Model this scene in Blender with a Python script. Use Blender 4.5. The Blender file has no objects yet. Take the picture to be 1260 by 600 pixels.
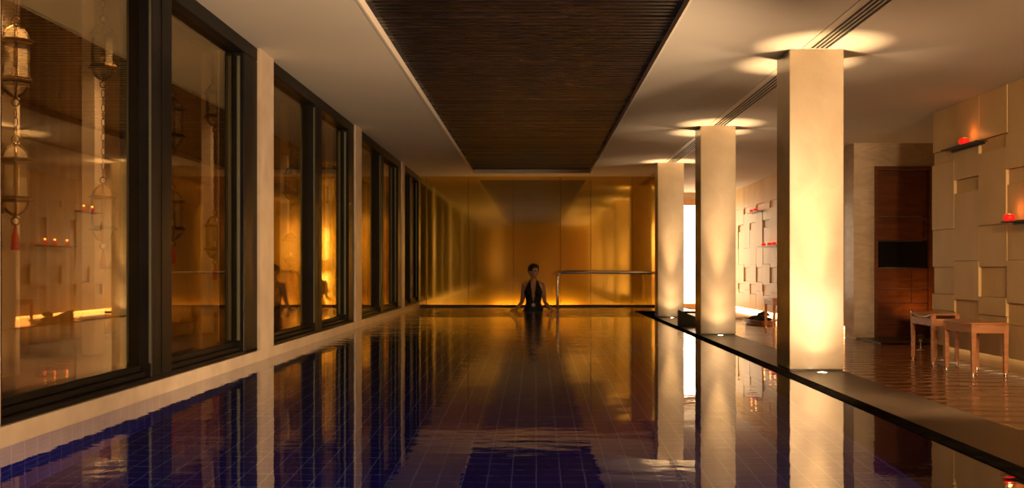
import bpy, bmesh, math, random
from mathutils import Vector, Matrix
random.seed(7)
S = bpy.context.scene
COL = S.collection
PI = math.pi

# ------------------------------------------------------------------ camera, exposure, light
cd = bpy.data.cameras.new('camera'); cam = bpy.data.objects.new('camera', cd); COL.objects.link(cam)
cd.sensor_width = 36; cd.sensor_fit = 'HORIZONTAL'; cd.lens = 36 * 1250 / 1260
cd.shift_x = -29 / 1260; cd.shift_y = 29.5 / 1260
cd.clip_start = .05; cd.clip_end = 200
cam.location = (0, 0, .78); cam.rotation_euler = (PI / 2, 0, 0)
S.camera = cam
S.view_settings.view_transform = 'Standard'; S.view_settings.look = 'None'
S.view_settings.exposure = 0.38; S.view_settings.gamma = 1; S.view_settings.use_curve_mapping = False
S.cycles.caustics_reflective = False; S.cycles.caustics_refractive = False
S.cycles.max_bounces = 10; S.cycles.transparent_max_bounces = 16
S.cycles.sample_clamp_indirect = 4.0
S.cycles.blur_glossy = .5
w = bpy.data.worlds.new('World'); S.world = w; w.use_nodes = True
w.node_tree.nodes['Background'].inputs[0].default_value = (.05, .03, .015, 1)
w.node_tree.nodes['Background'].inputs[1].default_value = .3

WARM = (1, .64, .34)
AMBER = (1, .46, .12)

def light(kind, name, loc, energy, color=WARM, rot=(0, 0, 0), **k):
    d = bpy.data.lights.new(name, kind); d.energy = energy; d.color = color
    for a, v in k.items(): setattr(d, a, v)
    o = bpy.data.objects.new(name, d); COL.objects.link(o); o.location = loc; o.rotation_euler = rot
    return o

# area lights behind the camera, no fittings; the right-hand one is added fill
light('AREA', 'fill_behind_camera', (3.0, -2.2, 1.7), 350, WARM, (math.radians(88), 0, math.radians(-8)), shape='RECTANGLE', size=1.6, size_y=1.2)
light('AREA', 'lamp_corridor_light', (-3.2, -1.8, 2.2), 70, WARM, (math.radians(80), 0, 0), shape='RECTANGLE', size=1.0, size_y=.8)

light('SPOT', 'fill_block_wall', (2.6, 3.2, 2.1), 400, WARM, (Vector((4.3, 8.6, 1.1)) - Vector((2.6, 3.2, 2.1))).to_track_quat('-Z', 'Y').to_euler(), spot_size=math.radians(60), spot_blend=.9, shadow_soft_size=.12)  # added fill spot out of view, brightens the block wall
light('SPOT', 'fill_pilaster', (-1.5, -1.5, .2), 60, WARM, (Vector((-1.5, -2.8, 1.5)) - Vector((-1.5, -1.5, .2))).to_track_quat('-Z', 'Y').to_euler(), spot_size=math.radians(80), spot_blend=.9, shadow_soft_size=.05)  # added spot, lights the pilaster so the gold wall mirrors it
# added fill spots, unseen past the right edge, brighten left wall and ceiling
def aim(p, q): return (Vector(q) - Vector(p)).to_track_quat('-Z', 'Y').to_euler()
for p, q, e in (((2.9, 5.2, .35), (-2.0, 8.6, 1.4), 620), ((2.9, 1.4, .35), (-2.0, 6.5, 1.7), 520)):
    light('SPOT', 'fill_left_side', p, e, WARM, aim(p, q), spot_size=math.radians(82), spot_blend=.6, shadow_soft_size=.25)

# uplights set in the deck before and behind every column (fixtures are built with the columns)
COLY = [-.6, 3.55, 7.7, 11.85, 16.0]
COLX = (1.926, 2.336)
UPF = {-.6: 38, 3.55: 38, 7.7: 38, 11.85: 38, 16.0: 38}
for y in COLY:
    xc = sum(COLX) / 2
    for yy in (y - .15, y + .41 + .15):
        light('SPOT', 'uplight_lamp', (xc, yy, .02), 560, (1, .62, .28), (PI, 0, 0), spot_size=math.radians(26), spot_blend=1.0, shadow_soft_size=.025)
        light('SPOT', 'uplight_lamp', (xc, yy, .02), 36, WARM, (PI, 0, 0), spot_size=math.radians(60), spot_blend=1.0, shadow_soft_size=.025)
        light('SPOT', 'uplight_lamp', (xc, yy, .02), 12, WARM, (PI, 0, 0), spot_size=math.radians(120), spot_blend=1.0, shadow_soft_size=.025)

# ------------------------------------------------------------------ helpers
def tag(o, label=None, cat=None, group=None, kind=None):
    if label: o['label'] = label
    if cat: o['category'] = cat
    if group: o['group'] = group
    if kind: o['kind'] = kind
    return o

def obj(name, bm, mat, parent=None, smooth=False):
    me = bpy.data.meshes.new(name); bm.normal_update(); bm.to_mesh(me); bm.free()
    if smooth: me.polygons.foreach_set('use_smooth', [True] * len(me.polygons))
    for m in (mat if isinstance(mat, (list, tuple)) else [mat]): me.materials.append(m)
    o = bpy.data.objects.new(name, me); COL.objects.link(o)
    if parent: o.parent = parent
    return o

def empty(name, loc=(0, 0, 0), rz=0):
    o = bpy.data.objects.new(name, None); COL.objects.link(o); o.location = loc; o.rotation_euler = (0, 0, rz)
    o.empty_display_size = .1
    return o

def box(bm, x0, x1, y0, y1, z0, z1, bev=0, seg=1, mi=0):
    vs = [bm.verts.new((x, y, z)) for x in (x0, x1) for y in (y0, y1) for z in (z0, z1)]
    idx = [(0, 1, 3, 2), (4, 6, 7, 5), (0, 4, 5, 1), (2, 3, 7, 6), (0, 2, 6, 4), (1, 5, 7, 3)]
    fs = [bm.faces.new([vs[i] for i in f]) for f in idx]
    for f in fs: f.material_index = mi
    if bev:
        es = {e for f in fs for e in f.edges}
        bmesh.ops.bevel(bm, geom=list(es), offset=bev, segments=seg, affect='EDGES', profile=.6)
    return bm

def BM(): return bmesh.new()
def bx(*a, **k): return box(BM(), *a, **k)

def frames_along(pts):
    pts = [Vector(p) for p in pts]; out = []
    prev = None
    for i, p in enumerate(pts):
        t = (pts[min(i + 1, len(pts) - 1)] - pts[max(i - 1, 0)]).normalized()
        if prev is None:
            a = Vector((0, 0, 1)) if abs(t.z) < .9 else Vector((1, 0, 0))
            u = t.cross(a).normalized()
        else:
            u = (prev - t * prev.dot(t)).normalized()
        v = t.cross(u).normalized(); prev = u
        out.append((p, u, v))
    return out

def tube(bm, pts, r, n=10, closed=False, caps=True):
    """r: float or list of float / (ru, rv)"""
    fr = frames_along(pts); rings = []
    for i, (p, u, v) in enumerate(fr):
        rr = r[i] if isinstance(r, (list, tuple)) else r
        ru, rv = rr if isinstance(rr, (list, tuple)) else (rr, rr)
        rings.append([bm.verts.new(p + u * math.cos(2 * PI * k / n) * ru + v * math.sin(2 * PI * k / n) * rv) for k in range(n)])
    m = len(rings)
    for i in range(m if closed else m - 1):
        a, b = rings[i], rings[(i + 1) % m]
        for k in range(n): bm.faces.new((a[k], a[(k + 1) % n], b[(k + 1) % n], b[k]))
    if caps and not closed:
        bm.faces.new(rings[0][::-1]); bm.faces.new(rings[-1])
    return bm

def lathe(bm, prof, n=24, c=(0, 0, 0), capb=True, capt=True, rot=0):
    rings = [[bm.verts.new((c[0] + r * math.cos(2 * PI * k / n + rot), c[1] + r * math.sin(2 * PI * k / n + rot), c[2] + z)) for k in range(n)] for r, z in prof]
    for a, b in zip(rings, rings[1:]):
        for k in range(n): bm.faces.new((a[k], a[(k + 1) % n], b[(k + 1) % n], b[k]))
    if capb: bm.faces.new(rings[0][::-1])
    if capt: bm.faces.new(rings[-1])
    return bm

def torus(bm, c, R, r, axis='y', n=16, m=6, sz=1.0):
    pts = []
    for k in range(n):
        a = 2 * PI * k / n
        d = {'y': (math.cos(a) * R, 0, math.sin(a) * R * sz), 'x': (0, math.cos(a) * R, math.sin(a) * R * sz), 'z': (math.cos(a) * R, math.sin(a) * R, 0)}[axis]
        pts.append(Vector(c) + Vector(d))
    rings = []
    for k, p in enumerate(pts):
        t = (pts[(k + 1) % n] - pts[k - 1]).normalized()
        u = (p - Vector(c)).normalized(); v = t.cross(u)
        rings.append([bm.verts.new(p + u * math.cos(2 * PI * j / m) * r + v * math.sin(2 * PI * j / m) * r) for j in range(m)])
    for i in range(n):
        a, b = rings[i], rings[(i + 1) % n]
        for k in range(m): bm.faces.new((a[k], a[(k + 1) % m], b[(k + 1) % m], b[k]))
    return bm

# ------------------------------------------------------------------ materials
def mat(name, color, rough=.5, metal=0, coat=0, coat_r=.05, spec=.5, emit=None, es=0):
    m = bpy.data.materials.new(name); m.use_nodes = True
    b = m.node_tree.nodes['Principled BSDF']
    b.inputs['Base Color'].default_value = (*color, 1); b.inputs['Roughness'].default_value = rough
    b.inputs['Metallic'].default_value = metal; b.inputs['Coat Weight'].default_value = coat
    b.inputs['Coat Roughness'].default_value = coat_r; b.inputs['Specular IOR Level'].default_value = spec
    if emit: b.inputs['Emission Color'].default_value = (*emit, 1); b.inputs['Emission Strength'].default_value = es
    return m

def N(m, t, **k):
    n = m.node_tree.nodes.new(t)
    for a, v in k.items():
        if a in n.inputs: n.inputs[a].default_value = v
        else: setattr(n, a, v)
    return n
def L(m, a, b): m.node_tree.links.new(a, b)
def coords(m, scale=(1, 1, 1), rot=(0, 0, 0)):
    t = N(m, 'ShaderNodeTexCoord'); mp = N(m, 'ShaderNodeMapping')
    mp.inputs['Scale'].default_value = scale; mp.inputs['Rotation'].default_value = rot
    L(m, t.outputs['Object'], mp.inputs['Vector']); return mp.outputs['Vector']
def noise_color(m, c1, c2, scale=3, detail=6, vscale=(1, 1, 1), lo=.35, hi=.65, dist=0.0, rough_rng=None, bump=0, bump_scale=None):
    b = m.node_tree.nodes['Principled BSDF']
    v = coords(m, vscale)
    n = N(m, 'ShaderNodeTexNoise', Scale=scale, Detail=detail, Distortion=dist); L(m, v, n.inputs['Vector'])
    r = N(m, 'ShaderNodeValToRGB'); e = r.color_ramp.elements
    e[0].position = lo; e[0].color = (*c1, 1); e[1].position = hi; e[1].color = (*c2, 1)
    L(m, n.outputs['Fac'], r.inputs['Fac']); L(m, r.outputs['Color'], b.inputs['Base Color'])
    if rough_rng:
        mr = N(m, 'ShaderNodeMapRange'); mr.inputs['To Min'].default_value, mr.inputs['To Max'].default_value = rough_rng
        L(m, n.outputs['Fac'], mr.inputs['Value']); L(m, mr.outputs['Result'], b.inputs['Roughness'])
    if bump:
        n2 = N(m, 'ShaderNodeTexNoise', Scale=bump_scale or scale * 6, Detail=4.0); L(m, v, n2.inputs['Vector'])
        bp = N(m, 'ShaderNodeBump', Strength=bump, Distance=.01); L(m, n2.outputs['Fac'], bp.inputs['Height']); L(m, bp.outputs['Normal'], b.inputs['Normal'])
    return m

M = {}
M['plaster'] = noise_color(mat('ceiling_plaster', (.7, .66, .62), .85), (.60, .565, .53), (.66, .62, .58), scale=.6, bump=.02, bump_scale=2)
M['lip'] = mat('painted_lip', (.80, .74, .66), .6)
M['concrete'] = noise_color(mat('sill_stone', (.6, .5, .4), .35), (.50, .40, .31), (.62, .51, .40), scale=5, rough_rng=(.25, .4), bump=.05)
M['marble'] = mat('cream_marble', (.8, .7, .55), .22, coat=.3, coat_r=.08)
def marble(m):
    b = m.node_tree.nodes['Principled BSDF']; v = coords(m)
    n = N(m, 'ShaderNodeTexNoise', Scale=2.5, Detail=6.0, Distortion=1.5); L(m, v, n.inputs['Vector'])
    r = N(m, 'ShaderNodeValToRGB'); e = r.color_ramp.elements
    e[0].position = .3; e[0].color = (.58, .47, .33, 1); e[1].position = .7; e[1].color = (.68, .57, .42, 1)
    L(m, n.outputs['Fac'], r.inputs['Fac'])
    n2 = N(m, 'ShaderNodeTexNoise', Scale=3.2, Detail=8.0, Distortion=2.2); L(m, v, n2.inputs['Vector'])
    r2 = N(m, 'ShaderNodeValToRGB'); r2.color_ramp.elements[0].position = .492; r2.color_ramp.elements[1].position = .505
    r2.color_ramp.elements[0].color = (0, 0, 0, 1); r2.color_ramp.elements[1].color = (1, 1, 1, 1)
    x = r2.color_ramp.elements.new(.518); x.color = (0, 0, 0, 1)
    L(m, n2.outputs['Fac'], r2.inputs['Fac'])
    mm = N(m, 'ShaderNodeMath', operation='MULTIPLY'); mm.inputs[1].default_value = .22; L(m, r2.outputs['Color'], mm.inputs[0])
    mx = N(m, 'ShaderNodeMix', data_type='RGBA'); L(m, mm.outputs[0], mx.inputs['Factor']); L(m, r.outputs['Color'], mx.inputs['A'])
    mx.inputs['B'].default_value = (.52, .38, .25, 1); L(m, mx.outputs['Result'], b.inputs['Base Color'])
marble(M['marble'])
M['block'] = noise_color(mat('limestone_block', (.6, .46, .3), .5), (.60, .42, .18), (.70, .50, .24), scale=1.6, dist=1.0, vscale=(1, 1, .6), rough_rng=(.4, .55), bump=.05, bump_scale=30)
M['pier'] = noise_color(mat('travertine', (.56, .45, .33), .35), (.55, .42, .28), (.70, .56, .40), scale=2, dist=2, vscale=(1, 1, 3), rough_rng=(.25, .4))
M['black_frame'] = noise_color(mat('dark_frame', (.008, .007, .006), .4, spec=.1), (.005, .0045, .004), (.011, .009, .008), scale=4, rough_rng=(.35, .5))
M['coping'] = noise_color(mat('coping_stone', (.05, .034, .022), .3, spec=.25), (.036, .025, .016), (.062, .042, .027), scale=2, rough_rng=(.25, .4))
M['rim'] = noise_color(mat('black_rim', (.010, .008, .007), .4, spec=.0), (.005, .004, .0035), (.014, .011, .009), scale=14, rough_rng=(.35, .5), bump=.1, bump_scale=12)
M['dark_wood'] = noise_color(mat('dark_wood_door', (.12, .035, .012), .35), (.13, .038, .010), (.20, .062, .018), scale=3, vscale=(1, 1, 7), dist=.6, rough_rng=(.28, .4))
M['black_glass'] = mat('black_panel', (.006, .004, .003), .25)
M['bench_wood'] = noise_color(mat('bench_wood', (.36, .16, .07), .32), (.40, .165, .065), (.55, .25, .11), scale=4, vscale=(2, 1, 6), rough_rng=(.25, .4))
M['tan_wood'] = noise_color(mat('tan_wood', (.5, .26, .1), .4), (.45, .21, .07), (.6, .32, .13), scale=4, vscale=(1, 5, 1))
M['slat'] = noise_color(mat('bronze_slat', (.06, .032, .018), .3, metal=.6), (.012, .007, .004), (.05, .026, .013), scale=14, lo=.45, hi=.7, rough_rng=(.2, .5), vscale=(.6, 3, 1), bump=.12, bump_scale=40)
M['slat_back'] = mat('coffer_back', (.012, .008, .006), .8)
M['chrome'] = mat('polished_steel', (.75, .70, .62), .12, metal=1)
M['vent_dark'] = mat('vent_dark', (.01, .008, .006), .7)
M['vent_frame'] = mat('vent_frame', (.62, .56, .50), .5)
M['brass'] = noise_color(mat('aged_brass', (.2, .12, .05), .35, metal=1), (.06, .035, .015), (.20, .12, .045), scale=20, rough_rng=(.25, .5))
M['tassel'] = mat('red_tassel', (.5, .03, .01), .8)
M['shelf'] = mat('black_shelf', (.01, .008, .007), .4)
M['skin'] = noise_color(mat('skin', (.6, .35, .22), .4), (.58, .34, .21), (.66, .39, .25), scale=12)
M['suit'] = mat('black_swimsuit', (.004, .004, .005), .7)
M['hair'] = mat('dark_hair', (.012, .006, .004), .55)
M['lips'] = mat('lips', (.25, .07, .05), .4)
M['eye'] = mat('eye_dark', (.03, .02, .015), .2)
M['dark_cloth'] = noise_color(mat('dark_cloth', (.01, .008, .007), .9), (.006, .005, .005), (.025, .02, .018), scale=20)
M['black_box'] = mat('black_box', (.010, .008, .006), .45)
M['corridor_wall'] = noise_color(mat('corridor_wall', (.16, .09, .045), .7), (.10, .055, .025), (.16, .09, .045), scale=2)
M['curtain'] = mat('sheer_curtain', (.50, .27, .07), .8)
M['cream_post'] = mat('cream_post', (.75, .6, .42), .6)
M['end_wall'] = mat('back_wall', (.20, .12, .06), .7)
M['seal'] = mat('grey_green_seal', (.10, .11, .07), .4)
M['pearl'] = mat('pearl_buckle', (.85, .8, .7), .2)
M['stand'] = mat('stand_black', (.01, .01, .01), .4)

def gold():
    m = mat('gold_wall', (.62, .36, .035), .08, metal=.78, coat=1.0, coat_r=.03)
    noise_color(m, (.68, .42, .025), (.76, .47, .03), scale=.7, detail=1, vscale=(3, 1, .35))
    b = m.node_tree.nodes['Principled BSDF']
    v = coords(m, (1.4, 1, .25))
    n = N(m, 'ShaderNodeTexNoise', Scale=1.2, Detail=1.0); L(m, v, n.inputs['Vector'])
    bp = N(m, 'ShaderNodeBump', Strength=.012, Distance=.02); L(m, n.outputs['Fac'], bp.inputs['Height'])
    L(m, bp.outputs['Normal'], b.inputs['Normal']); L(m, bp.outputs['Normal'], b.inputs['Coat Normal'])
    return m
M['gold'] = gold()

def window_glass():
    m = bpy.data.materials.new('window_glass'); m.use_nodes = True; nt = m.node_tree; nt.nodes.clear()
    o = N(m, 'ShaderNodeOutputMaterial'); mx = N(m, 'ShaderNodeMixShader')
    tr = N(m, 'ShaderNodeBsdfTransparent'); tr.inputs[0].default_value = (.86, .80, .70, 1)
    gl = N(m, 'ShaderNodeBsdfGlossy', Roughness=.0); gl.inputs['Color'].default_value = (1, .86, .56, 1)
    fr = N(m, 'ShaderNodeFresnel'); ge = N(m, 'ShaderNodeNewGeometry'); io = N(m, 'ShaderNodeMapRange')
    io.inputs['To Min'].default_value = 2.7; io.inputs['To Max'].default_value = 1 / 2.7    # the same reflectance on either face of the pane
    L(m, ge.outputs['Backfacing'], io.inputs['Value']); L(m, io.outputs[0], fr.inputs['IOR'])
    L(m, fr.outputs[0], mx.inputs[0]); L(m, tr.outputs[0], mx.inputs[1]); L(m, gl.outputs[0], mx.inputs[2]); L(m, mx.outputs[0], o.inputs[0])
    return m
M['glass'] = window_glass()
def lantern_glass():
    m = bpy.data.materials.new('lantern_glass'); m.use_nodes = True; nt = m.node_tree; nt.nodes.clear()
    o = N(m, 'ShaderNodeOutputMaterial'); mx = N(m, 'ShaderNodeMixShader')
    tr = N(m, 'ShaderNodeBsdfTransparent'); tr.inputs[0].default_value = (.85, .78, .62, 1)
    gl = N(m, 'ShaderNodeBsdfPrincipled', Roughness=.25); gl.inputs['Base Color'].default_value = (.8, .65, .4, 1)
    mx.inputs[0].default_value = .28
    L(m, tr.outputs[0], mx.inputs[1]); L(m, gl.outputs[0], mx.inputs[2]); L(m, mx.outputs[0], o.inputs[0])
    return m
M['lantern_glass'] = lantern_glass()

def water():
    m = bpy.data.materials.new('pool_water'); m.use_nodes = True; nt = m.node_tree; nt.nodes.clear()
    o = N(m, 'ShaderNodeOutputMaterial'); g = N(m, 'ShaderNodeBsdfGlass', Roughness=.0, IOR=1.333)
    g.inputs['Color'].default_value = (.93, .96, 1, 1)
    tc = N(m, 'ShaderNodeTexCoord')
    def nz(sc, vs, det=3.0):
        mp = N(m, 'ShaderNodeMapping'); mp.inputs['Scale'].default_value = vs; L(m, tc.outputs['Object'], mp.inputs['Vector'])
        n = N(m, 'ShaderNodeTexNoise', Scale=sc, Detail=det); L(m, mp.outputs[0], n.inputs['Vector']); return n.outputs['Fac']
    # wavelets that spread from the bather, calmer towards the camera
    d = N(m, 'ShaderNodeVectorMath', operation='DISTANCE'); L(m, tc.outputs['Object'], d.inputs[0]); d.inputs[1].default_value = (0, 16.7, .08)
    mr = N(m, 'ShaderNodeMapRange'); mr.inputs['From Min'].default_value = .3; mr.inputs['From Max'].default_value = 9
    mr.inputs['To Min'].default_value = 1.0; mr.inputs['To Max'].default_value = .05; L(m, d.outputs['Value'], mr.inputs['Value'])
    a = N(m, 'ShaderNodeMath', operation='MULTIPLY'); L(m, nz(4.5, (.7, 1.6, 1)), a.inputs[0]); L(m, mr.outputs[0], a.inputs[1])
    b1 = N(m, 'ShaderNodeBump', Strength=1.0, Distance=.020); L(m, a.outputs[0], b1.inputs['Height'])
    b2 = N(m, 'ShaderNodeBump', Strength=1.0, Distance=.0016); L(m, nz(1.3, (.8, 1.6, 1), 1.0), b2.inputs['Height']); L(m, b1.outputs[0], b2.inputs['Normal'])
    L(m, b2.outputs[0], g.inputs['Normal'])
    gl = N(m, 'ShaderNodeBsdfGlossy', Roughness=.0); L(m, b2.outputs[0], gl.inputs['Normal'])
    fr = N(m, 'ShaderNodeFresnel', IOR=1.6); L(m, b2.outputs[0], fr.inputs['Normal'])
    mx = N(m, 'ShaderNodeMixShader'); L(m, fr.outputs[0], mx.inputs[0]); L(m, g.outputs[0], mx.inputs[1]); L(m, gl.outputs[0], mx.inputs[2]); L(m, mx.outputs[0], o.inputs[0])
    return m
M['water'] = water()

def tiles(name, c1, c2, grout, size, gw=.035, rough=.3, plane='xy', bumpd=0, emit=0):
    m = mat(name, c1, rough); b = m.node_tree.nodes['Principled BSDF']
    tc = N(m, 'ShaderNodeTexCoord'); sp = N(m, 'ShaderNodeSeparateXYZ'); L(m, tc.outputs['Object'], sp.inputs[0])
    lines = []
    cb = N(m, 'ShaderNodeCombineXYZ')
    for i, ax in enumerate(plane.upper()):
        dv = N(m, 'ShaderNodeMath', operation='DIVIDE'); L(m, sp.outputs[ax], dv.inputs[0]); dv.inputs[1].default_value = size[i]
        fr = N(m, 'ShaderNodeMath', operation='FRACT'); L(m, dv.outputs[0], fr.inputs[0])
        lt = N(m, 'ShaderNodeMath', operation='LESS_THAN'); L(m, fr.outputs[0], lt.inputs[0]); lt.inputs[1].default_value = gw
        fl = N(m, 'ShaderNodeMath', operation='FLOOR'); L(m, dv.outputs[0], fl.inputs[0]); L(m, fl.outputs[0], cb.inputs[i]); lines.append(lt)
    mxx = N(m, 'ShaderNodeMath', operation='MAXIMUM'); L(m, lines[0].outputs[0], mxx.inputs[0]); L(m, lines[1].outputs[0], mxx.inputs[1])
    wn = N(m, 'ShaderNodeTexWhiteNoise'); L(m, cb.outputs[0], wn.inputs['Vector'])
    mc = N(m, 'ShaderNodeMix', data_type='RGBA'); L(m, wn.outputs['Value'], mc.inputs['Factor']); mc.inputs['A'].default_value = (*c1, 1); mc.inputs['B'].default_value = (*c2, 1)
    mg = N(m, 'ShaderNodeMix', data_type='RGBA'); L(m, mxx.outputs[0], mg.inputs['Factor']); L(m, mc.outputs['Result'], mg.inputs['A']); mg.inputs['B'].default_value = (*grout, 1)
    L(m, mg.outputs['Result'], b.inputs['Base Color'])
    return m
M['pool_tile'] = tiles('cobalt_pool_tile', (.012, .010, .17), (.02, .016, .24), (.36, .38, .5), (.106, .106), gw=.055)
M['pool_wall_tile'] = tiles('cobalt_wall_tile', (.012, .010, .17), (.02, .016, .24), (.36, .38, .5), (.106, .106), gw=.055, plane='yz')

def ripple_floor():
    m = mat('rippled_brown_floor', (.22, .10, .045), .16, coat=.5, coat_r=.08); b = m.node_tree.nodes['Principled BSDF']
    noise_color(m, (.17, .075, .03), (.30, .14, .06), scale=3, vscale=(1, 2, 1), rough_rng=(.13, .24))
    v = coords(m, (1, 1, 1), (0, 0, math.radians(4)))
    wv = N(m, 'ShaderNodeTexWave', wave_type='BANDS', bands_direction='Y', Scale=1.25, Distortion=4.5, Detail=2.0); wv.inputs['Detail Scale'].default_value = 1.2
    L(m, v, wv.inputs['Vector'])
    n = N(m, 'ShaderNodeTexNoise', Scale=6.0, Detail=2.0); L(m, v, n.inputs['Vector'])
    ad = N(m, 'ShaderNodeMath', operation='MULTIPLY_ADD'); L(m, n.outputs['Fac'], ad.inputs[0]); ad.inputs[1].default_value = .5; L(m, wv.outputs['Fac'], ad.inputs[2])
    bp = N(m, 'ShaderNodeBump', Strength=1.0, Distance=.012); L(m, ad.outputs[0], bp.inputs['Height'])
    L(m, bp.outputs[0], b.inputs['Normal']); L(m, bp.outputs[0], b.inputs['Coat Normal'])
    return m
M['ripple'] = ripple_floor()

def emat(name, c, s):
    m = mat(name, c, .5, emit=c, es=s); return m
M['lens'] = emat('uplight_lens', (1, .75, .45), 30)
M['lit_window'] = emat('lit_window', (1, .78, .50), 4.5)
M['candle_red'] = emat('red_candle_glass', (1, .012, .008), .55)
M['flame'] = emat('candle_flame', (1, .40, .10), 4)

# ------------------------------------------------------------------ the setting
CE = 2.437           # ceiling
FL = -.162           # walkway floor
WZ = .08             # water
XL, XR = -2.08, 4.25
PF = -.87            # pool floor
GW = 18.4            # gold wall
def struct(name, bm, m, parent=None, smooth=False):
    o = obj(name, bm, m, parent, smooth)
    if not parent: o['kind'] = 'structure'
    return o

# ceiling with its coffer opening
cx0, cx1, cy1, cy0 = -1.105, .965, 17.73, -2.4
b = BM()
box(b, -2.5, cx0, -3, 18.6, CE, CE + .3); box(b, cx1, 5.9, -3, 22.6, CE, CE + .3)
box(b, cx0, cx1, cy1, 18.6, CE, CE + .3); box(b, cx0, cx1, -3, cy0, CE, CE + .3)
struct('ceiling', b, M['plaster'])
b = BM()
for a in ((cx0 - .004, cx0 + .012, cy0, cy1), (cx1 - .012, cx1 + .004, cy0, cy1), (cx0, cx1, cy1 - .012, cy1 + .004), (cx0, cx1, cy0, cy0 + .012)):
    box(b, a[0], a[1], a[2], a[3], CE - .004, CE + .055)
struct('trim_1', b, M['lip'])
b = BM(); box(b, cx0 + .01, cx1 - .01, cy0, cy1, CE + .15, CE + .18)
root = empty('slatted_ceiling_panel', (0, 0, CE)); tag(root, 'long dark bronze slatted panel recessed in the ceiling over the pool', 'ceiling panel')
bk = obj('backing', bx(cx0 + .012, cx1 - .012, cy0 + .012, cy1 - .012, .16, .2), M['slat_back'], root)
b = BM(); y = cy0 + .03; P = .094
while y < cy1 - .05:
    hh = .055 + random.uniform(-.003, .003)
    box(b, cx0 + .013, cx1 - .013, y, y + .050, hh, hh + .07); y += P
obj('slats', b, M['slat'], root)
b = BM(); box(b, cx0 + .012, cx0 + .05, cy0, cy1, .054, .09); box(b, cx1 - .05, cx1 - .012, cy0, cy1, .054, .09)
obj('side_rails', b, M['slat_back'], root)

# pool shell
b = BM(); box(b, XL - .3, 2.6, -3, GW, PF - .1, PF)
struct('floor_pool', b, M['pool_tile'])
b = BM(); box(b, XL - .3, XL, -3, GW, PF, .06)
struct('wall_pool_left', b, M['pool_wall_tile'])
b = BM(); box(b, 1.61, 1.71, -3, 16.36, PF, .05)
struct('wall_pool_right', b, M['rim'])
b = BM()
def quad(bm, pts): return bm.faces.new([bm.verts.new(p) for p in pts])
quad(b, [(XL, -3, WZ), (1.615, -3, WZ), (1.615, 16.365, WZ), (XL, 16.365, WZ)])
quad(b, [(XL, 16.365, WZ), (1.615, 16.365, WZ), (1.615, GW - .16, WZ), (XL, GW - .16, WZ)])
quad(b, [(1.615, 16.455, WZ), (2.6, 16.455, WZ), (2.6, GW - .16, WZ), (1.615, GW - .16, WZ)])
bmesh.ops.remove_doubles(b, verts=b.verts, dist=.0005)
wt = obj('pool_water', b, M['water']); tag(wt, 'still pool water over cobalt blue tiles with ripples round the bather', 'water', kind='stuff')
b = BM(); box(b, 1.61, 1.71, -3, 16.45, .05, .083, bev=.004); box(b, 1.71, 2.6, 16.36, 16.45, .05, .083, bev=.004)
struct('trim_pool_rim', b, M['rim'])
# coping and walkway floor
b = BM(); box(b, 1.71, 2.33, -3, 16.36, -.5, 0)
struct('floor_coping', b, M['coping'])
b = BM(); box(b, 2.33, 5.9, -3, 22.6, FL - .2, FL)
struct('floor', b, M['ripple'])
b = BM(); box(b, 2.6, 4.36, 18.6, 22.4, FL, FL + .035, bev=.006)
struct('floor_step', b, M['cream_post'])

# left wall: stone sill, piers, windows
PY = [-.6, 3.55, 7.67, 11.76, 15.86]
b = BM(); box(b, XL - .32, XL, -3, GW, 0.05, .16, bev=.003)
struct('wall_left', b, M['concrete'])
for i, y in enumerate(PY):
    struct('wall_left_pier_%d' % (i + 1), bx(XL - .32, XL, y, y + .40 if i < 4 else y + .30, .16, CE), M['concrete'])
bays = [(-.2, 3.55), (3.95, 7.67), (8.07, 11.76), (12.16, 15.86), (16.16, GW)]
FX0, FX1, GX = XL - .20, XL - .02, XL - .095
for i, (y0, y1) in enumerate(bays):
    rt = empty('window_%d' % (i + 1), (FX1, y0, .16)); rt['kind'] = 'structure'
    def rel(bm):
        bmesh.ops.translate(bm, verts=bm.verts, vec=-rt.location); return bm
    b = BM()
    box(b, FX0, FX1, y0, y1, CE - .10, CE, bev=.004); box(b, FX0, FX1, y0, y0 + .05, .16, CE - .1, bev=.004)
    jw = .35 if i < 4 else .16
    box(b, FX0, FX1, y1 - jw, y1, .16, CE - .1, bev=.006)
    obj('frame', rel(b), M['black_frame'], rt)
    b = BM()
    box(b, FX0, FX1, y0, y1, .16, .185, bev=.004); box(b, FX0, FX1 - .035, y0, y1, .185, .215, bev=.004); box(b, FX0, GX + .012, y0, y1, .215, .25, bev=.004)
    obj('sill_track', rel(b), M['black_frame'], rt)
    b = BM(); m0 = (y0 + 1.61) if i < 4 else y0 + .95; mw = .31 if i < 4 else .22
    box(b, FX0, FX1, m0, m0 + mw, .18, CE - .09, bev=.006); box(b, FX1 - .006, FX1 + .004, m0 + .14, m0 + .155, .19, CE - .1)
    obj('mullion', rel(b), M['black_frame'], rt)
    b = BM(); box(b, FX1 - .050, FX1 - .030, y1 - jw - .006, y1 - jw, .26, CE - .13)
    obj('seal_strip', rel(b), M['seal'], rt)
    b = BM(); box(b, FX1 - .016, FX1 - .004, m0 - .004, m0, .26, CE - .13)
    obj('seal_strip', rel(b), M['seal'], rt)
    for (a, c) in ((y0 + .05, m0), (m0 + mw, y1 - jw)):
        obj('glass_pane', rel(bx(GX - .004, GX + .004, a, c, .24, CE - .09)), M['glass'], rt)

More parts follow.
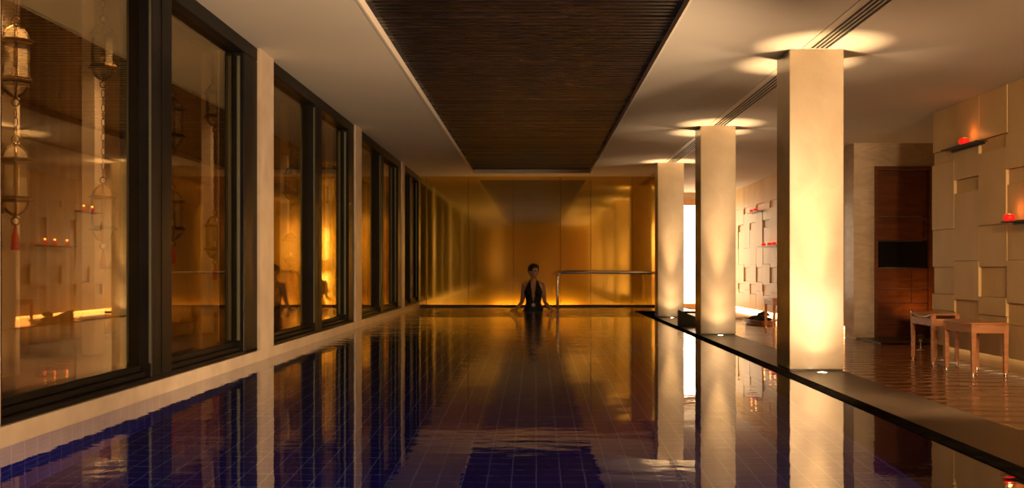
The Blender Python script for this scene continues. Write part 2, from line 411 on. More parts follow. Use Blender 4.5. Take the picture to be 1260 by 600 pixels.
# gold end wall with its ledge
b = BM(); x = XL - .3
edges = [-2.38, -1.98, -1.22, -.40, .45, 1.0, 1.75, 2.5]
for a, c in zip(edges, edges[1:]): box(b, a + .002, c - .002, GW, GW + .2, .0, CE, bev=.003)
struct('wall_far', b, M['gold'])
b = BM(); box(b, XL, 2.5, GW - .16, GW - .13, PF, .118, bev=.004); box(b, XL, 2.5, GW - .13, GW + .02, PF, .06)
struct('trim_2', b, M['coping'])
# side wall behind the gold wall and far end wall of the walkway
struct('wall_side_far', bx(2.5, 2.62, GW, 22.4, FL, CE), M['pier'])
b = BM()
box(b, 2.5, 2.72, 22.4, 22.6, FL, CE); box(b, 4.12, 4.6, 22.4, 22.6, FL, CE); box(b, 2.72, 4.12, 22.4, 22.6, 2.28, CE)
struct('wall_end', b, M['pier'])
rt = empty('window_6', (3.4, 22.4, 0)); rt['kind'] = 'structure'
b = BM(); box(b, -.70, -.64, -.05, .06, FL, 2.3, bev=.004); box(b, .66, .74, -.05, .06, FL, 2.3, bev=.004); box(b, -.64, .66, -.05, .06, 2.16, 2.3, bev=.004); box(b, -.64, .66, -.05, .06, FL + .02, .0, bev=.004)
obj('frame', b, M['tan_wood'], rt)
obj('lit_pane', bx(-.64, .66, .0, .02, 0, 2.16), M['lit_window'], rt)

# relief block wall on the right
T1 = [(2.437, 2.0, 0), (2.0, 1.87, -1), (1.87, 1.18, 1), (1.18, .79, 0), (.79, .51, -1), (.51, .34, 1), (.34, -.03, 0)]
T2 = [(2.437, 1.98, 0), (1.98, 1.665, 1), (1.665, 1.53, -1), (1.53, .85, 0), (.85, .465, 1), (.465, .27, -1), (.27, -.03, 0)]
def block_wall(ya, yb, start, seed):
    rnd = random.Random(seed)
    b = BM(); pitch = .572; y = yb; k = start
    while y > ya + .01:
        y2 = max(y - pitch, ya)
        for (zt, zb, d) in (T1 if k % 2 == 0 else T2):
            dep = {1: .018, 0: .006, -1: -.016}[d] * .8 + rnd.uniform(-.004, .005)
            box(b, XR - dep, XR + .10, y2 + .0015, y - .0015, zb + .0015, zt - .0015, bev=.002)
        y = y2; k += 1
    return b
struct('wall_right_near', block_wall(-3, 10.86, 0, 3), M['block'])
struct('wall_right_far', block_wall(13.9, 22.4, 1, 5), M['block'])
b = BM(); box(b, XR + .10, XR + .2, -3, 10.84, FL, CE)
struct('wall_right', b, M['block'])
struct('baseboard_right', bx(XR + .09, XR + .13, 13.9, 22.4, FL, 0), M['block'])
# recess with the door
b = BM(); box(b, XR - .02, 4.5, 13.5, 13.9, FL, CE); box(b, 5.28, 5.75, 13.5, 13.9, FL, CE); box(b, 4.5, 5.28, 13.5, 13.9, 2.13, CE)
struct('wall_recess', b, M['pier'])
struct('wall_recess_side', bx(5.7, 5.85, 10.7, 13.5, FL, CE), M['pier'])
rt = empty('door_1', (4.9, 13.5, FL)); rt['kind'] = 'structure'
b = BM(); H = 2.13 - FL
box(b, -.40, -.355, -.03, .1, 0, H, bev=.004); box(b, .325, .38, -.03, .1, 0, H, bev=.004); box(b, -.355, .325, -.03, .1, H - .05, H, bev=.004)
obj('door_frame', b, M['dark_wood'], rt)
b = BM()
zs = [.02, .25, .48, .66, .94, 1.30, 1.62, 2.235]
for a, c in zip(zs, zs[1:]):
    if a == .94: continue
    if a < .9 and a > .3:
        box(b, -.350, .10, .02, .06, a + .004, c - .002, bev=.004); box(b, .104, .32, .022, .06, a + .004, c - .002, bev=.004)
    else: box(b, -.350, .32, .02, .06, a + .004, c - .002, bev=.004)
obj('door_leaf', b, M['dark_wood'], rt)
obj('glazed_band', bx(-.33, .31, .015, .05, .945, 1.295, bev=.004), M['black_glass'], rt)
b = BM(); tube(b, [(.26, .02, 1.36), (.26, -.03, 1.36), (.26, -.03, 1.56), (.26, .02, 1.56)], .009, 8)
obj('door_handle', b, M['brass'], rt)
struct('trim_3', bx(XR, 5.7, 12.5, 13.47, FL, FL + .02, bev=.004), M['coping'])

# near end of the room, behind the photographer
b = BM(); box(b, -4.9, 5.9, -3.2, -3, -.9, 3.1)
struct('wall_near', b, M['end_wall'])
struct('wall_near_pilaster', bx(-1.75, -1.25, -3.0, -2.8, .1, CE), M['marble'])

# corridor outside the windows
b = BM(); box(b, -4.7, XL - .32, -3, 18.6, -.1, .10)
struct('floor_corridor', b, M['corridor_wall'])
b = BM(); box(b, -4.7, -4.55, -3, 18.6, .1, 3.1)
struct('wall_corridor', b, M['corridor_wall'])
struct('ceiling_corridor', bx(-4.7, -2.5, -3, 18.6, 3.05, 3.2), M['corridor_wall'])
struct('wall_corridor_end', bx(-4.7, -2.4, 18.6, 18.8, -.1, 3.1), M['corridor_wall'])
struct('wall_corridor_upper', bx(-2.5, -2.4, -3, 18.6, CE, 3.2), M['corridor_wall'])

# ------------------------------------------------------------------ columns with their uplights
names = {7.7: 'nearest and largest cream marble column standing on the pool coping',
         11.85: 'middle cream marble column on the pool coping, beside the black wedge',
         16.0: 'farthest, smallest cream marble column beside the pool rim corner',
         3.55: 'cream marble column just outside the right edge of view',
         -.6: 'cream marble column behind the viewpoint'}
for y in COLY:
    r = empty('stone_column', ((COLX[0] + COLX[1]) / 2, y + .205, 0)); tag(r, names[y], 'column', 'cream marble columns along the pool')
    hw = .205
    obj('shaft', bx(-hw, hw, -hw, hw, .012, CE, bev=.004), M['marble'], r)
    obj('base_joint', bx(-hw + .006, hw - .006, -hw + .006, hw - .006, 0, .014), M['black_glass'], r)
upn = {7.7: 'nearest column', 11.85: 'middle column', 16.0: 'farthest column'}
for y in COLY[2:]:
    for side, yy in (('in front of', y - .15), ('behind', y + .56)):
        r = empty('ground_uplight', (2.131, yy, 0)); tag(r, 'small round recessed uplight glowing in the deck %s the %s' % (side, upn[y]), 'uplight', 'deck uplights at the columns')
        b = BM(); torus(b, (0, 0, .002), .042, .005, 'z', 20, 6); obj('ring', b, M['chrome'], r, True)
        b = BM(); lathe(b, [(.036, 0), (.034, .004), (.02, .006)], 20); obj('lens', b, M['lens'], r)

# ceiling vents between the columns
segs = [(-.15, 3.52, 'behind the viewpoint to'), (4.0, 7.66, 'in front of the nearest column'), (8.15, 11.81, 'between the nearest and middle columns'), (12.3, 15.96, 'between the middle and farthest columns'), (16.45, 18.3, 'behind the farthest column')]
for (y0, y1, d) in segs[1:]:
    r = empty('ceiling_vent', (2.11, (y0 + y1) / 2, CE)); h = (y1 - y0) / 2
    tag(r, 'long four-slot linear air vent in the ceiling %s' % d, 'vent', 'linear ceiling vents')
    b = BM()
    for xx in (-.098, -.0485, -.0135, .0215, .0565, .094): box(b, xx - .005, xx + .005, -h, h, -.006, .001)
    box(b, -.098, .094, -h, -h + .01, -.006, .001); box(b, -.098, .094, h - .01, h, -.006, .001); box(b, -.093, -.0535, -h, h, -.004, .0)
    obj('vent_frame', b, M['vent_frame'], r)
    b = BM()
    for xx in (-.031, .004, .039, .075): box(b, xx - .0125, xx + .0125, -h, h, -.002, .0)
    obj('slots', b, M['vent_dark'], r)

# ------------------------------------------------------------------ handrail
r = empty('pool_handrail', (.36, 16.6, WZ)); tag(r, 'curved polished steel handrail rising from the water right of the bather', 'handrail')
pts = [(0, 0, -.9)] + [(0, 0, .35)] + [(.10 - .10 * math.cos(a), 0, .53 + .10 * math.sin(a)) for a in [i * PI / 16 for i in range(9)]]
pts += [(.6, .0, .63), (1.2, .02, .625)] + [(1.68 + .10 * math.sin(a), .02, .52 + .10 * math.cos(a)) for a in [i * PI / 16 for i in range(9)]] + [(1.78, .02, .0), (1.78, .02, -.9)]
b = BM(); tube(b, pts, .024, 14); obj('rail', b, M['chrome'], r, True)
for xx in (0, 1.78):
    b = BM(); lathe(b, [(.045, -.9 - .04), (.045, -.925), (.026, -.9)], 16, (xx, 0 if xx == 0 else .02, 0)); obj('flange', b, M['chrome'], r, True)

# ------------------------------------------------------------------ stools
def stool(loc, rz, wd, ln, label, saddle=False, darktop=False):
    r = empty('wooden_stool', loc, rz); tag(r, label, 'stool', 'wooden stools along the block wall')
    H = .475; hx, hy = wd / 2, ln / 2
    for sx in (-1, 1):
        for sy in (-1, 1):
            b = BM(); c = (sx * (hx - .021), sy * (hy - .021)); t = .021
            v = []
            for z, q in ((.018, .015), (.25, .018), (H - .03 + (.03 if saddle else 0), .021)):
                v.append([b.verts.new((c[0] + a * q, c[1] + d * q, z)) for a, d in ((-1, -1), (1, -1), (1, 1), (-1, 1))])
            for a, d in zip(v, v[1:]):
                for k in range(4): b.faces.new((a[k], a[(k + 1) % 4], d[(k + 1) % 4], d[k]))
            b.faces.new(v[0][::-1]); b.faces.new(v[-1])
            leg = obj('leg', b, M['bench_wood'], r)
            b = BM(); lathe(b, [(.014, 0), (.014, .018)], 12, (c[0], c[1], 0)); obj('foot_cap', b, M['chrome'], leg)
    b = BM(); n = 10
    for sy in (-1, 1):
        y0 = sy * (hy - .012)
        box(b, -hx + .04, hx - .04, y0 - .010, y0 + .010, H - .105, H - .03, bev=.003)
    for sx in (-1, 1):
        x0 = sx * (hx - .012); box(b, x0 - .010, x0 + .010, -hy + .04, hy - .04, H - .105, H - .03, bev=.003)
    obj('apron', b, M['bench_wood'], r)
    # seat: dished along its length when saddle
    b = BM(); n = 16; top = []; bot = []
    for i in range(n + 1):
        y = -hy + ln * i / n; q = (2 * i / n - 1)
        dz = .038 * q * q if saddle else .004 * q * q
        row = []; rb = []
        for j in range(7):
            x = -hx + wd * j / 6; e = -.006 if j in (0, 6) or i in (0, n) else 0
            row.append(b.verts.new((x, y, H - .012 + dz + e))); rb.append(b.verts.new((x, y, H - .034 + dz)))
        top.append(row); bot.append(rb)
    for i in range(n):
        for j in range(6):
            b.faces.new((top[i][j], top[i][j + 1], top[i + 1][j + 1], top[i + 1][j])); b.faces.new((bot[i][j], bot[i + 1][j], bot[i + 1][j + 1], bot[i][j + 1]))
        b.faces.new((top[i][0], top[i + 1][0], bot[i + 1][0], bot[i][0])); b.faces.new((top[i][6], bot[i][6], bot[i + 1][6], top[i + 1][6]))
    for j in range(6):
        b.faces.new((top[0][j], bot[0][j], bot[0][j + 1], top[0][j + 1])); b.faces.new((top[n][j], top[n][j + 1], bot[n][j + 1], bot[n][j]))
    bmesh.ops.recalc_face_normals(b, faces=b.faces)
    obj('seat', b, M['bench_wood'], r, True)
    return r
stool((3.975, 9.19, FL), 0, .325, .62, 'near wooden stool with a flat seat, closest to the right edge')
stool((4.03, 10.27, FL), math.radians(-3), .27, .66, 'wooden stool with an upswept saddle seat in front of the door recess', saddle=True)
stool((3.80, 15.85, FL), 0, .33, .6, 'far wooden stool half hidden behind the nearest column')

# ------------------------------------------------------------------ candles and shelves
def shelf(y0, y1, z, label, xo=XR - .02):
    b = BM(); box(b, xo - .115, xo, y0, y1, z - .012, z, bev=.002); box(b, xo - .02, xo - .008, y0 + .03, y1 - .03, z - .03, z - .011)
    o = obj('wall_shelf', b, M['shelf']); tag(o, label, 'shelf', 'thin black shelves on the block wall'); return o
def candle(x, y, z, label, sc=1.0, power=.5):
    r = empty('tealight_candle', (x, y, z)); tag(r, label, 'candle', 'red glass candles on the shelves')
    s = sc
    b = BM(); lathe(b, [(.026 * s, 0), (.040 * s, .010 * s), (.044 * s, .028 * s), (.036 * s, .048 * s), (.031 * s, .052 * s), (.026 * s, .048 * s), (.030 * s, .026 * s), (.02 * s, .012 * s)], 20, capt=True)
    obj('glass_cup', b, M['candle_red'], r, True)
    b = BM(); lathe(b, [(.002, .040 * s), (.010 * s, .045 * s), (.008 * s, .050 * s), (.0008, .056 * s)], 10); obj('flame', b, M['flame'], r, True)
    light('POINT', 'candle_light', (x + .01, y, z + .10), power * .4, (1, .30, .06), shadow_soft_size=.015)
    return r
shelf(9.50, 10.32, 1.975, 'short black shelf high on the block wall carrying one candle')
candle(4.15, 9.84, 1.975, 'red candle glowing on the high shelf near the doorway', 1.15, .8)
shelf(8.2, 8.99, 1.19, 'black shelf cut by the right edge of view, carrying one candle')
candle(4.15, 8.90, 1.19, 'red candle glowing at the right edge of view', 1.15, .8)
shelf(18.9, 19.8, 1.85, 'high black shelf on the far block wall')
candle(4.13, 19.45, 1.85, 'left red candle of the pair on the high far shelf', .85, .25)
candle(4.13, 19.08, 1.85, 'right red candle of the pair on the high far shelf', .85, .25)
shelf(17.4, 18.75, 1.18, 'lower black shelf on the far block wall with a row of candles')
for y, d in ((18.40, 'leftmost'), (17.93, 'middle'), (17.57, 'rightmost')):
    candle(4.13, y, 1.18, '%s red candle of the row on the lower far shelf' % d, .9, .25)

# ------------------------------------------------------------------ small things on the walkway
r = empty('wedge_backrest', (2.12, 13.75, 0)); tag(r, 'black wedge-shaped backrest lying on the coping between middle and farthest columns', 'backrest')
b = BM()
pr = [(-.19, 0), (-.19, .205), (-.18, .212), (.26, .03), (.26, 0)]
a = [b.verts.new((x, -.06, z)) for x, z in pr]; c = [b.verts.new((x, .06, z)) for x, z in pr]
b.faces.new(a); b.faces.new(c[::-1])
for k in range(5): b.faces.new((a[k], c[k], c[(k + 1) % 5], a[(k + 1) % 5]))
bmesh.ops.recalc_face_normals(b, faces=b.faces); bmesh.ops.bevel(b, geom=b.edges[:], offset=.004, segments=2, affect='EDGES')
obj('cushion', b, M['black_box'], r)
b = BM(); box(b, -.188, .25, -.062, .062, -.0, .008, bev=.002); obj('rubber_base', b, M['vent_dark'], r)

r = empty('wooden_tray', (3.78, 17.1, FL)); tag(r, 'low boat-shaped wooden tray on the floor under the far block wall', 'tray')
b = BM()
def hull(b, L_, W_, z0, z1, fl):
    n = 14; rb = []; rt_ = []
    for k in range(n):
        a = 2 * PI * k / n; cx, sy = math.cos(a), math.sin(a)
        ex = math.copysign(abs(cx) ** .7, cx); ey = math.copysign(abs(sy) ** .7, sy)
        rb.append(b.verts.new((ex * W_ * .75, ey * L_ * .8, z0))); rt_.append(b.verts.new((ex * W_, ey * L_, z1 + fl * abs(ex))))
    for k in range(n): b.faces.new((rb[k], rb[(k + 1) % n], rt_[(k + 1) % n], rt_[k]))
    return rb, rt_
rb, rt_ = hull(b, .55, .26, 0, .07, .02); b.faces.new(rb[::-1])
r2, t2 = hull(b, .51, .23, .02, .07, .02); b.faces.new(r2)
for k in range(14): b.faces.new((rt_[k], rt_[(k + 1) % 14], t2[(k + 1) % 14], t2[k]))
bmesh.ops.recalc_face_normals(b, faces=b.faces)
obj('hull', b, M['tan_wood'], r)
for k, (dx, dy, dz, rz) in enumerate(((-.06, -.28, .075, .2), (.06, .0, .075, -.3), (-.02, .25, .075, .1), (.03, -.12, .155, .6))):
    b = BM(); pts = [(-.12, 0, 0), (-.06, .01, .012), (0, 0, .02), (.07, -.01, .01), (.13, 0, 0)]
    tube(b, pts, [(.03, .02), (.055, .038), (.06, .045), (.05, .035), (.02, .015)], 12)
    o = obj('folded_dark_towel', b, M['dark_cloth'], None, True); o.location = (3.78 + dx, 17.1 + dy, FL + dz); o.rotation_euler = (0, 0, rz)
    tag(o, ['dark rolled towel at the near end of the wooden tray', 'dark rolled towel in the middle of the wooden tray', 'dark rolled towel at the far end of the wooden tray', 'dark rolled towel lying on top of the others in the tray'][k], 'towel', 'dark towels in the wooden tray')

r = empty('door_stop', (4.38, 11.55, FL)); tag(r, 'small chrome and glass stand on the floor beside the door recess', 'stand')
b = BM(); lathe(b, [(.05, 0), (.05, .012), (.015, .02), (.010, .03), (.010, .10), (.02, .11), (.018, .125)], 20); obj('base', b, M['chrome'], r, True)
b = BM(); lathe(b, [(.018, .125), (.032, .14), (.034, .17), (.028, .19)], 20, capt=True); obj('glass_cup', b, M['lantern_glass'], r, True)

# photographic light stand, reflected in the windows and hidden behind the middle column
r = empty('light_stand', (3.71, 20.0, FL + .035)); tag(r, 'thin black tripod light stand hidden behind the middle column, mirrored in the window glass', 'light stand')
b = BM(); tube(b, [(0, 0, .12), (0, 0, 1.75)], .011, 8); obj('pole', b, M['stand'], r)
for k in range(3):
    a = 2 * PI * k / 3 + .4; b = BM(); tube(b, [(0, 0, .42), (.20 * math.cos(a), .20 * math.sin(a), .01)], .009, 8); obj('leg', b, M['stand'], r)
b = BM(); box(b, -.16, -.02, -.05, .05, 1.74, 1.86, bev=.01); obj('flash_head', b, M['stand'], r)
b = BM(); lathe(b, [(.05, 0), (.07, .12)], 18); bmesh.ops.rotate(b, verts=b.verts, cent=(0, 0, 0), matrix=Matrix.Rotation(PI / 2, 3, 'Y')); bmesh.ops.translate(b, verts=b.verts, vec=(.0, 0, 1.80)); obj('reflector', b, M['stand'], r)

# ------------------------------------------------------------------ lanterns outside the windows
def lantern(loc, chain_top, label, tassel=False, sc=1.0, rot=0):
    r = empty('hanging_lantern', loc, rot); tag(r, label, 'lantern', 'brass lanterns hanging outside the windows')
    n = 6
    R = .084; h2 = .100
    def hexring(b, R0, z0, R1, z1): lathe(b, [(R0, z0), (R1, z1)], n, capb=True, capt=True)
    for s in (1, -1):
        b = BM(); lathe(b, [(R + .006, s * h2), (R + .016, s * (h2 + .002)), (R + .020, s * (h2 + .014)), (R + .030, s * (h2 + .020)), (R + .030, s * (h2 + .030)), (R + .004, s * (h2 + .036))], n)
        obj('collar', b, M['brass'], r)
    b = BM()
    for k in range(n):
        a = 2 * PI * k / n; c, s_ = math.cos(a), math.sin(a)
        tube(b, [(c * R, s_ * R, -h2), (c * R, s_ * R, h2)], .0085, 6)
        for s in (1, -1):
            tube(b, [(c * R * q, s_ * R * q, s * (h2 + .03 + dz)) for q, dz in ((1.0, 0), (.88, .035), (.6, .065), (.22, .085))], .007, 6)
    obj('rib_cage', b, M['brass'], r)
    b = BM(); lathe(b, [(R - .004, -h2), (R - .004, h2)], n, capb=False, capt=False); obj('glass_panels', b, M['lantern_glass'], r)
    for s in (1, -1):
        b = BM(); lathe(b, [(R * .97, s * (h2 + .03)), (R * .85, s * (h2 + .065)), (R * .57, s * (h2 + .094)), (R * .2, s * (h2 + .113))], n, capb=False, capt=False)
        obj('glass_dome', b, M['lantern_glass'], r)
    for s in (1, -1):
        b = BM(); lathe(b, [(.02, s * (h2 + .108)), (.012, s * (h2 + .12)), (.012, s * (h2 + .13))], 10); torus(b, (0, 0, s * (h2 + .152)), .024, .005, 'y')
        obj('hanging_ring', b, M['brass'], r, True)
    b = BM(); lathe(b, [(.02, -h2 + .01), (.02, -h2 + .06)], 12); obj('candle_stub', b, M['cream_post'], r)
    z0 = h2 + .18; run = chain_top - loc[2] - z0; k = max(1, round(run / .056)); b = BM()
    for i in range(k): torus(b, (0, 0, z0 + run * (i + .5) / k), .014, .0038, 'y' if i % 2 else 'x', 10, 5, sz=2.3 * run / k / .056)
    if k: obj('chain', b, M['brass'], r, True)
    if tassel:
        b = BM(); lathe(b, [(.006, -h2 - .18), (.012, -h2 - .20), (.010, -h2 - .215), (.020, -h2 - .24), (.026, -h2 - .33)], 14); obj('tassel', b, M['tassel'], r, True)
    r.scale = (sc, sc, sc)
    return r
st = [(-3.20, 6.25, 2.05, 1.32), (-3.32, 7.80, 2.44, 1.20), (-3.25, 9.10, 2.08, 1.25), (-3.25, 10.30, 2.43, 1.09), (-3.25, 13.5, 1.90, 1.03), (-3.25, 16.3, 1.95, 1.06)]
wh = ['in the leftmost window beside the left edge', 'in the leftmost window near its middle', 'just past the first black mullion', 'near the right side of the second pane', 'in the pane past the nearest pier', 'in the pane past the second mullion']
for (x, y, zu, zl), d in zip(st, wh):
    lantern((x, y, zu), 3.05, 'upper brass and glass lantern %s' % d, False)
    lantern((x, y, zl), zu - .294, 'lower brass and glass lantern %s' % d, True)
for i, (y0, y1, x) in enumerate(((5.9, 6.5, -3.30), (7.95, 8.13, -3.45), (10.7, 10.8, -3.42), (14.0, 14.1, -3.42), (17.0, 17.15, -3.42))):
    struct('wall_corridor_pilaster_%d' % (i + 1), bx(x - .1, x, y0, y1, .1, 3.05), M['cream_post'])
for (y, e) in ((6.1, 240), (7.9, 130), (10.6, 60), (13.9, 60), (16.9, 60)):
    light('SPOT', 'corridor_fill_spot', (-2.75, y - .1, 2.9), e, WARM, (0, math.radians(16), 0), spot_size=math.radians(75), spot_blend=.8, shadow_soft_size=.04)  # added spots to brighten the corridor posts and lanterns
for y in (5.5, 8.5, 11.5, 14.5, 17.2):
    light('AREA', 'curtain_wash_fill', (-4.22, y, .13), 4, (1, .58, .17), (PI, math.radians(-8), 0), shape='RECTANGLE', size=.06, size_y=2.7)  # added wash up the curtain for a golden glow behind the panes
# sheer curtain hung in folds along the corridor wall
b = BM(); n = 900; prev = None
for i in range(n + 1):
    y = 3 + 15.4 * i / n; x = -4.40 + .035 * math.sin(i * .55) + .012 * math.sin(i * 1.7)
    cur = (b.verts.new((x, y, .11)), b.verts.new((x, y, 3.0)))
    if prev: b.faces.new((prev[0], cur[0], cur[1], prev[1]))
    prev = cur
bmesh.ops.solidify(b, geom=b.faces[:], thickness=.004)
r = obj('sheer_curtain', b, M['curtain'], None, True); tag(r, 'long dark pleated curtain hanging outside beyond the windows', 'curtain')

# ------------------------------------------------------------------ other lamps of the place and an added pool fill
# hidden strip behind the ledge of the gold wall
for (x0, x1, e) in ((-2.0, -.75, 2.2), (-.75, -.12, 5), (.05, .75, 6), (.75, 2.3, 2.5)):
    light('AREA', 'ledge_strip', ((x0 + x1) / 2, GW - .075, .075), e, AMBER, (PI + math.radians(-25), 0, 0), shape='RECTANGLE', size=x1 - x0, size_y=.03)
# strips under the block wall panels
def strip(y0, y1, e, col=WARM):
    light('AREA', 'skirting_strip', (XR + .055, (y0 + y1) / 2, -.034), e, col, (0, math.radians(-12), 0), shape='RECTANGLE', size=.04, size_y=(y1 - y0))
strip(6, 10.8, 1.2); strip(13.95, 17.0, 30); strip(17.0, 22.3, 90)
# uplight at the foot of the door
light('SPOT', 'door_uplight', (5.02, 13.25, FL + .04), 22, AMBER, (PI + math.radians(8), 0, 0), spot_size=math.radians(130), spot_blend=1, shadow_soft_size=.02)
# added underwater fill that brightens the pool tiles, no fitting built
struct('wall_pool_near', bx(XL, 1.61, -3.1, -3, PF, .06), M['pool_wall_tile'])
light('AREA', 'pool_fill', (-.2, -2.95, -.30), 800, (.62, .58, 1), (math.radians(90), 0, 0), shape='RECTANGLE', size=2.5, size_y=.3)

# ------------------------------------------------------------------ the bather
def ellipsoid(b, c, r, n=20, m=14, rot=None):
    g = bmesh.ops.create_uvsphere(b, u_segments=n, v_segments=m, radius=1)
    vs = g['verts']
    for v in vs:
        p = Vector((v.co.x * r[0], v.co.y * r[1], v.co.z * r[2]))
        if rot: p = rot @ p
        v.co = p + Vector(c)
    return vs

def build_person():
    # local frame: origin at the feet, facing -Y (towards the camera), +X is image right
    b = BM()
    def T(pts, r, n=16): tube(b, pts, r, n)
    # torso: rings with (half width, half depth); tube along Z gives u along +/-X, v along Y
    prof = [(.80, .120, .095, .0), (.86, .160, .115, .0), (.93, .168, .118, .005), (1.00, .145, .102, .0), (1.07, .118, .088, -.005), (1.13, .120, .088, -.008),
            (1.20, .138, .098, -.012), (1.27, .150, .105, -.012), (1.33, .155, .095, -.004), (1.38, .152, .075, .005), (1.41, .122, .060, .01), (1.428, .085, .055, .01), (1.44, .062, .05, .01)]
    n = 28; rings = []
    for z, rx, ry, yo in prof: rings.append([b.verts.new((rx * math.cos(2 * PI * k / n), yo + ry * math.sin(2 * PI * k / n), z)) for k in range(n)])
    for a, c in zip(rings, rings[1:]):
        for k in range(n): b.faces.new((a[k], a[(k + 1) % n], c[(k + 1) % n], c[k]))
    b.faces.new(rings[0][::-1]); b.faces.new(rings[-1])
    for s in (-1, 1):
        ellipsoid(b, (s * .068, -.085, 1.255), (.062, .055, .060))                 # breasts
        ellipsoid(b, (s * .148, .003, 1.372), (.040, .042, .038))                  # shoulders
        T([(s * .075, 0, .88), (s * .085, -.005, .70), (s * .080, -.01, .50), (s * .078, .005, .45), (s * .078, .015, .30), (s * .078, .01, .12), (s * .078, .0, .06)],
          [.092, .082, .058, .054, .053, .034, .036])                               # legs
        T([(s * .078, .045, .035), (s * .085, -.04, .035), (s * .092, -.13, .025), (s * .095, -.175, .018)], [(.034, .034), (.036, .032), (.042, .024), (.03, .016)])
        # arms, hands resting on the water to either side
        sh = Vector((s * .156, .005, 1.365)); el = Vector((s * .190, .065, 1.085)); wr = Vector((s * .285, -.075, .975))
        T([sh, sh.lerp(el, .35), sh.lerp(el, .75), el, el.lerp(wr, .3), el.lerp(wr, .75), wr], [.038, .038, .034, .031, .032, .024, .019])
        d = Vector((s * .45, -.85, -.10)).normalized(); side = Vector((s * .80, .50, 0)).normalized()
        side = (side - d * side.dot(d)).normalized()
        pc = wr + d * .075
        T([wr - d * .01, wr + d * .03, wr + d * .08, wr + d * .095], [(.017, .013), (.033, .013), (.038, .012), (.034, .010)] if True else 0)
        up = d.cross(side).normalized()
        if up.z < 0: up = -up
        for k, (off, ln) in enumerate(((-.029, .062), (-.010, .074), (.010, .070), (.028, .054))):
            base = wr + d * .085 + side * off
            spread = (d + side * off * 4).normalized()
            T([base, base + spread * ln * .45 + up * .004, base + spread * ln * .78 - up * .001, base + spread * ln - up * .008], [.0088, .0084, .0078, .006], 10)
        tb = wr + d * .025 - side * .026
        T([tb, tb + (d * .6 - side * .8).normalized() * .030, tb + (d * .85 - side * .5).normalized() * .058], [.0115, .010, .007], 10)
    # neck and head, turned towards image right
    HR = Matrix.Rotation(math.radians(38), 3, 'Z'); hc = Vector((.004, .000, 1.585))
    T([(0, .012, 1.40), (0, .008, 1.45), (.002, .004, 1.50), (.003, .004, 1.55)], [.060, .050, .047, .047])
    def H(c, r, n=20, m=14): ellipsoid(b, hc + HR @ Vector(c), r, n, m, HR)
    H((0, .012, .030), (.073, .090, .083)); H((0, -.020, -.025), (.058, .066, .078)); H((0, -.050, -.078), (.028, .026, .022))   # skull, face, chin
    H((0, -.088, -.015), (.011, .016, .020)); H((0, -.082, .008), (.009, .012, .022)); H((0, -.074, .030), (.048, .020, .012))      # nose, brow
    for s in (-1, 1): H((s * .036, -.058, -.022), (.022, .024, .020)); H((s * .073, .012, -.005), (.010, .018, .030))            # cheeks, ears
    H((0, -.080, -.048), (.022, .012, .010))
    me = bpy.data.meshes.new('person_raw'); b.to_mesh(me); b.free()
    o = bpy.data.objects.new('person_raw', me); COL.objects.link(o)
    md = o.modifiers.new('r', 'REMESH'); md.mode = 'VOXEL'; md.voxel_size = .0055; md.use_smooth_shade = True
    ms = o.modifiers.new('s', 'SMOOTH'); ms.factor = .5; ms.iterations = 3
    dg = bpy.context.evaluated_depsgraph_get(); ev = o.evaluated_get(dg)
    body = bpy.data.meshes.new_from_object(ev); body.name = 'body'
    bpy.data.objects.remove(o)
    return body, hc, HR

body_me, hc, HR = build_person()
per = empty('person', (-.035, 16.72, PF)); tag(per, 'woman in a black plunging halter swimsuit standing waist-deep in the pool, looking right', 'person')
body_me.materials.clear(); body_me.materials.append(M['skin'])
body_me.polygons.foreach_set('use_smooth', [True] * len(body_me.polygons))
bo = bpy.data.objects.new('body', body_me); COL.objects.link(bo); bo.parent = per

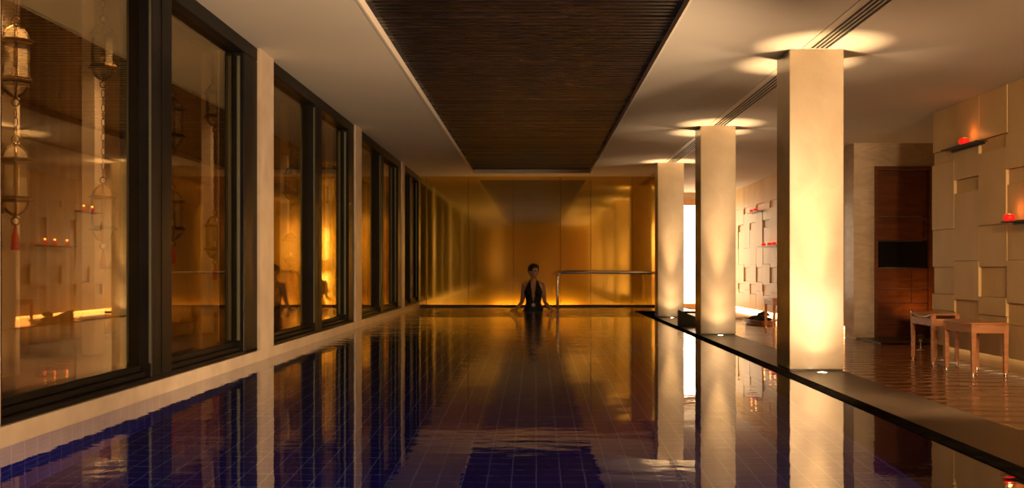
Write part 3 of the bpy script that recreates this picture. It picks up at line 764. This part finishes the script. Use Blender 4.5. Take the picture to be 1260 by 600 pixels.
def shell(name, cond, off, m, parent, grow=None):
    b = BM(); b.from_mesh(body_me); b.normal_update()
    kill = [f for f in b.faces if not cond(f.calc_center_median())]
    bmesh.ops.delete(b, geom=kill, context='FACES')
    b.normal_update()
    nm = {v: v.normal.copy() for v in b.verts}
    for v in b.verts:
        e = off(v.co) if callable(off) else off
        v.co += nm[v] * e
    return obj(name, b, m, parent, True)
def suit(c):
    if abs(c.x) > .152 and c.z > 1.05: return False
    if c.z < .80: return False
    if c.z < .90: return abs(c.x) < .17 - (0.90 - c.z) * .6
    if c.z < 1.20: 
        if abs(c.x) > .178: return False
        if c.y < 0 and c.z > 1.09: return abs(c.x) > (c.z - 1.09) * .22
        return True
    if c.y < .0:     # halter triangles narrowing to the neck
        z = c.z
        if z > 1.46: return False
        inner = .024 + (z - 1.20) * .10 if z < 1.40 else .044
        outer = .150 - max(0, z - 1.25) * .42
        return inner < abs(c.x) < max(outer, inner + .03)
    return c.z < 1.20 or (1.43 < c.z < 1.46)
shell('swimsuit', suit, .005, M['suit'], per)
def hair(c):
    p = HR.transposed() @ (c - hc)
    if p.z < -.08 or c.z < 1.50: return False
    if p.z > .060 - max(0, abs(p.x) - .03) * .5: return True
    if p.y < -.045: return False
    if p.z > .015: return True
    return p.y > .002 + max(0, -p.z) * .3 and not (abs(p.x) > .070 and p.y < .03)
def hoff(c):
    p = HR.transposed() @ (c - hc)
    return .012 + .022 * max(0, min(1, (p.z - .04) / .05)) * max(.3, min(1, .6 - p.y * 6)) + .003 * math.sin(p.x * 160) * math.sin(p.y * 130)
shell('hair', hair, hoff, M['hair'], per)
for s in (-1, 1):
    b = BM(); ellipsoid(b, hc + HR @ Vector((s * .029, -.079, .006)), (.011, .007, .006), 12, 8, HR); obj('eye', b, M['eye'], per, True)
    b = BM(); ellipsoid(b, hc + HR @ Vector((s * .031, -.086, .027)), (.020, .006, .0035), 12, 8, HR); obj('eyebrow', b, M['hair'], per, True)
b = BM(); ellipsoid(b, hc + HR @ Vector((0, -.090, -.049)), (.017, .006, .006), 12, 8, HR); obj('mouth', b, M['lips'], per, True)
b = BM(); ellipsoid(b, (0, 0, 0), (.025, .012, .024)); torus(b, (0, -.003, 0), .026, .005, 'y', 20, 8)
bmesh.ops.translate(b, verts=b.verts, vec=(0, -.098, 1.045)); obj('belt_buckle', b, M['pearl'], per, True)
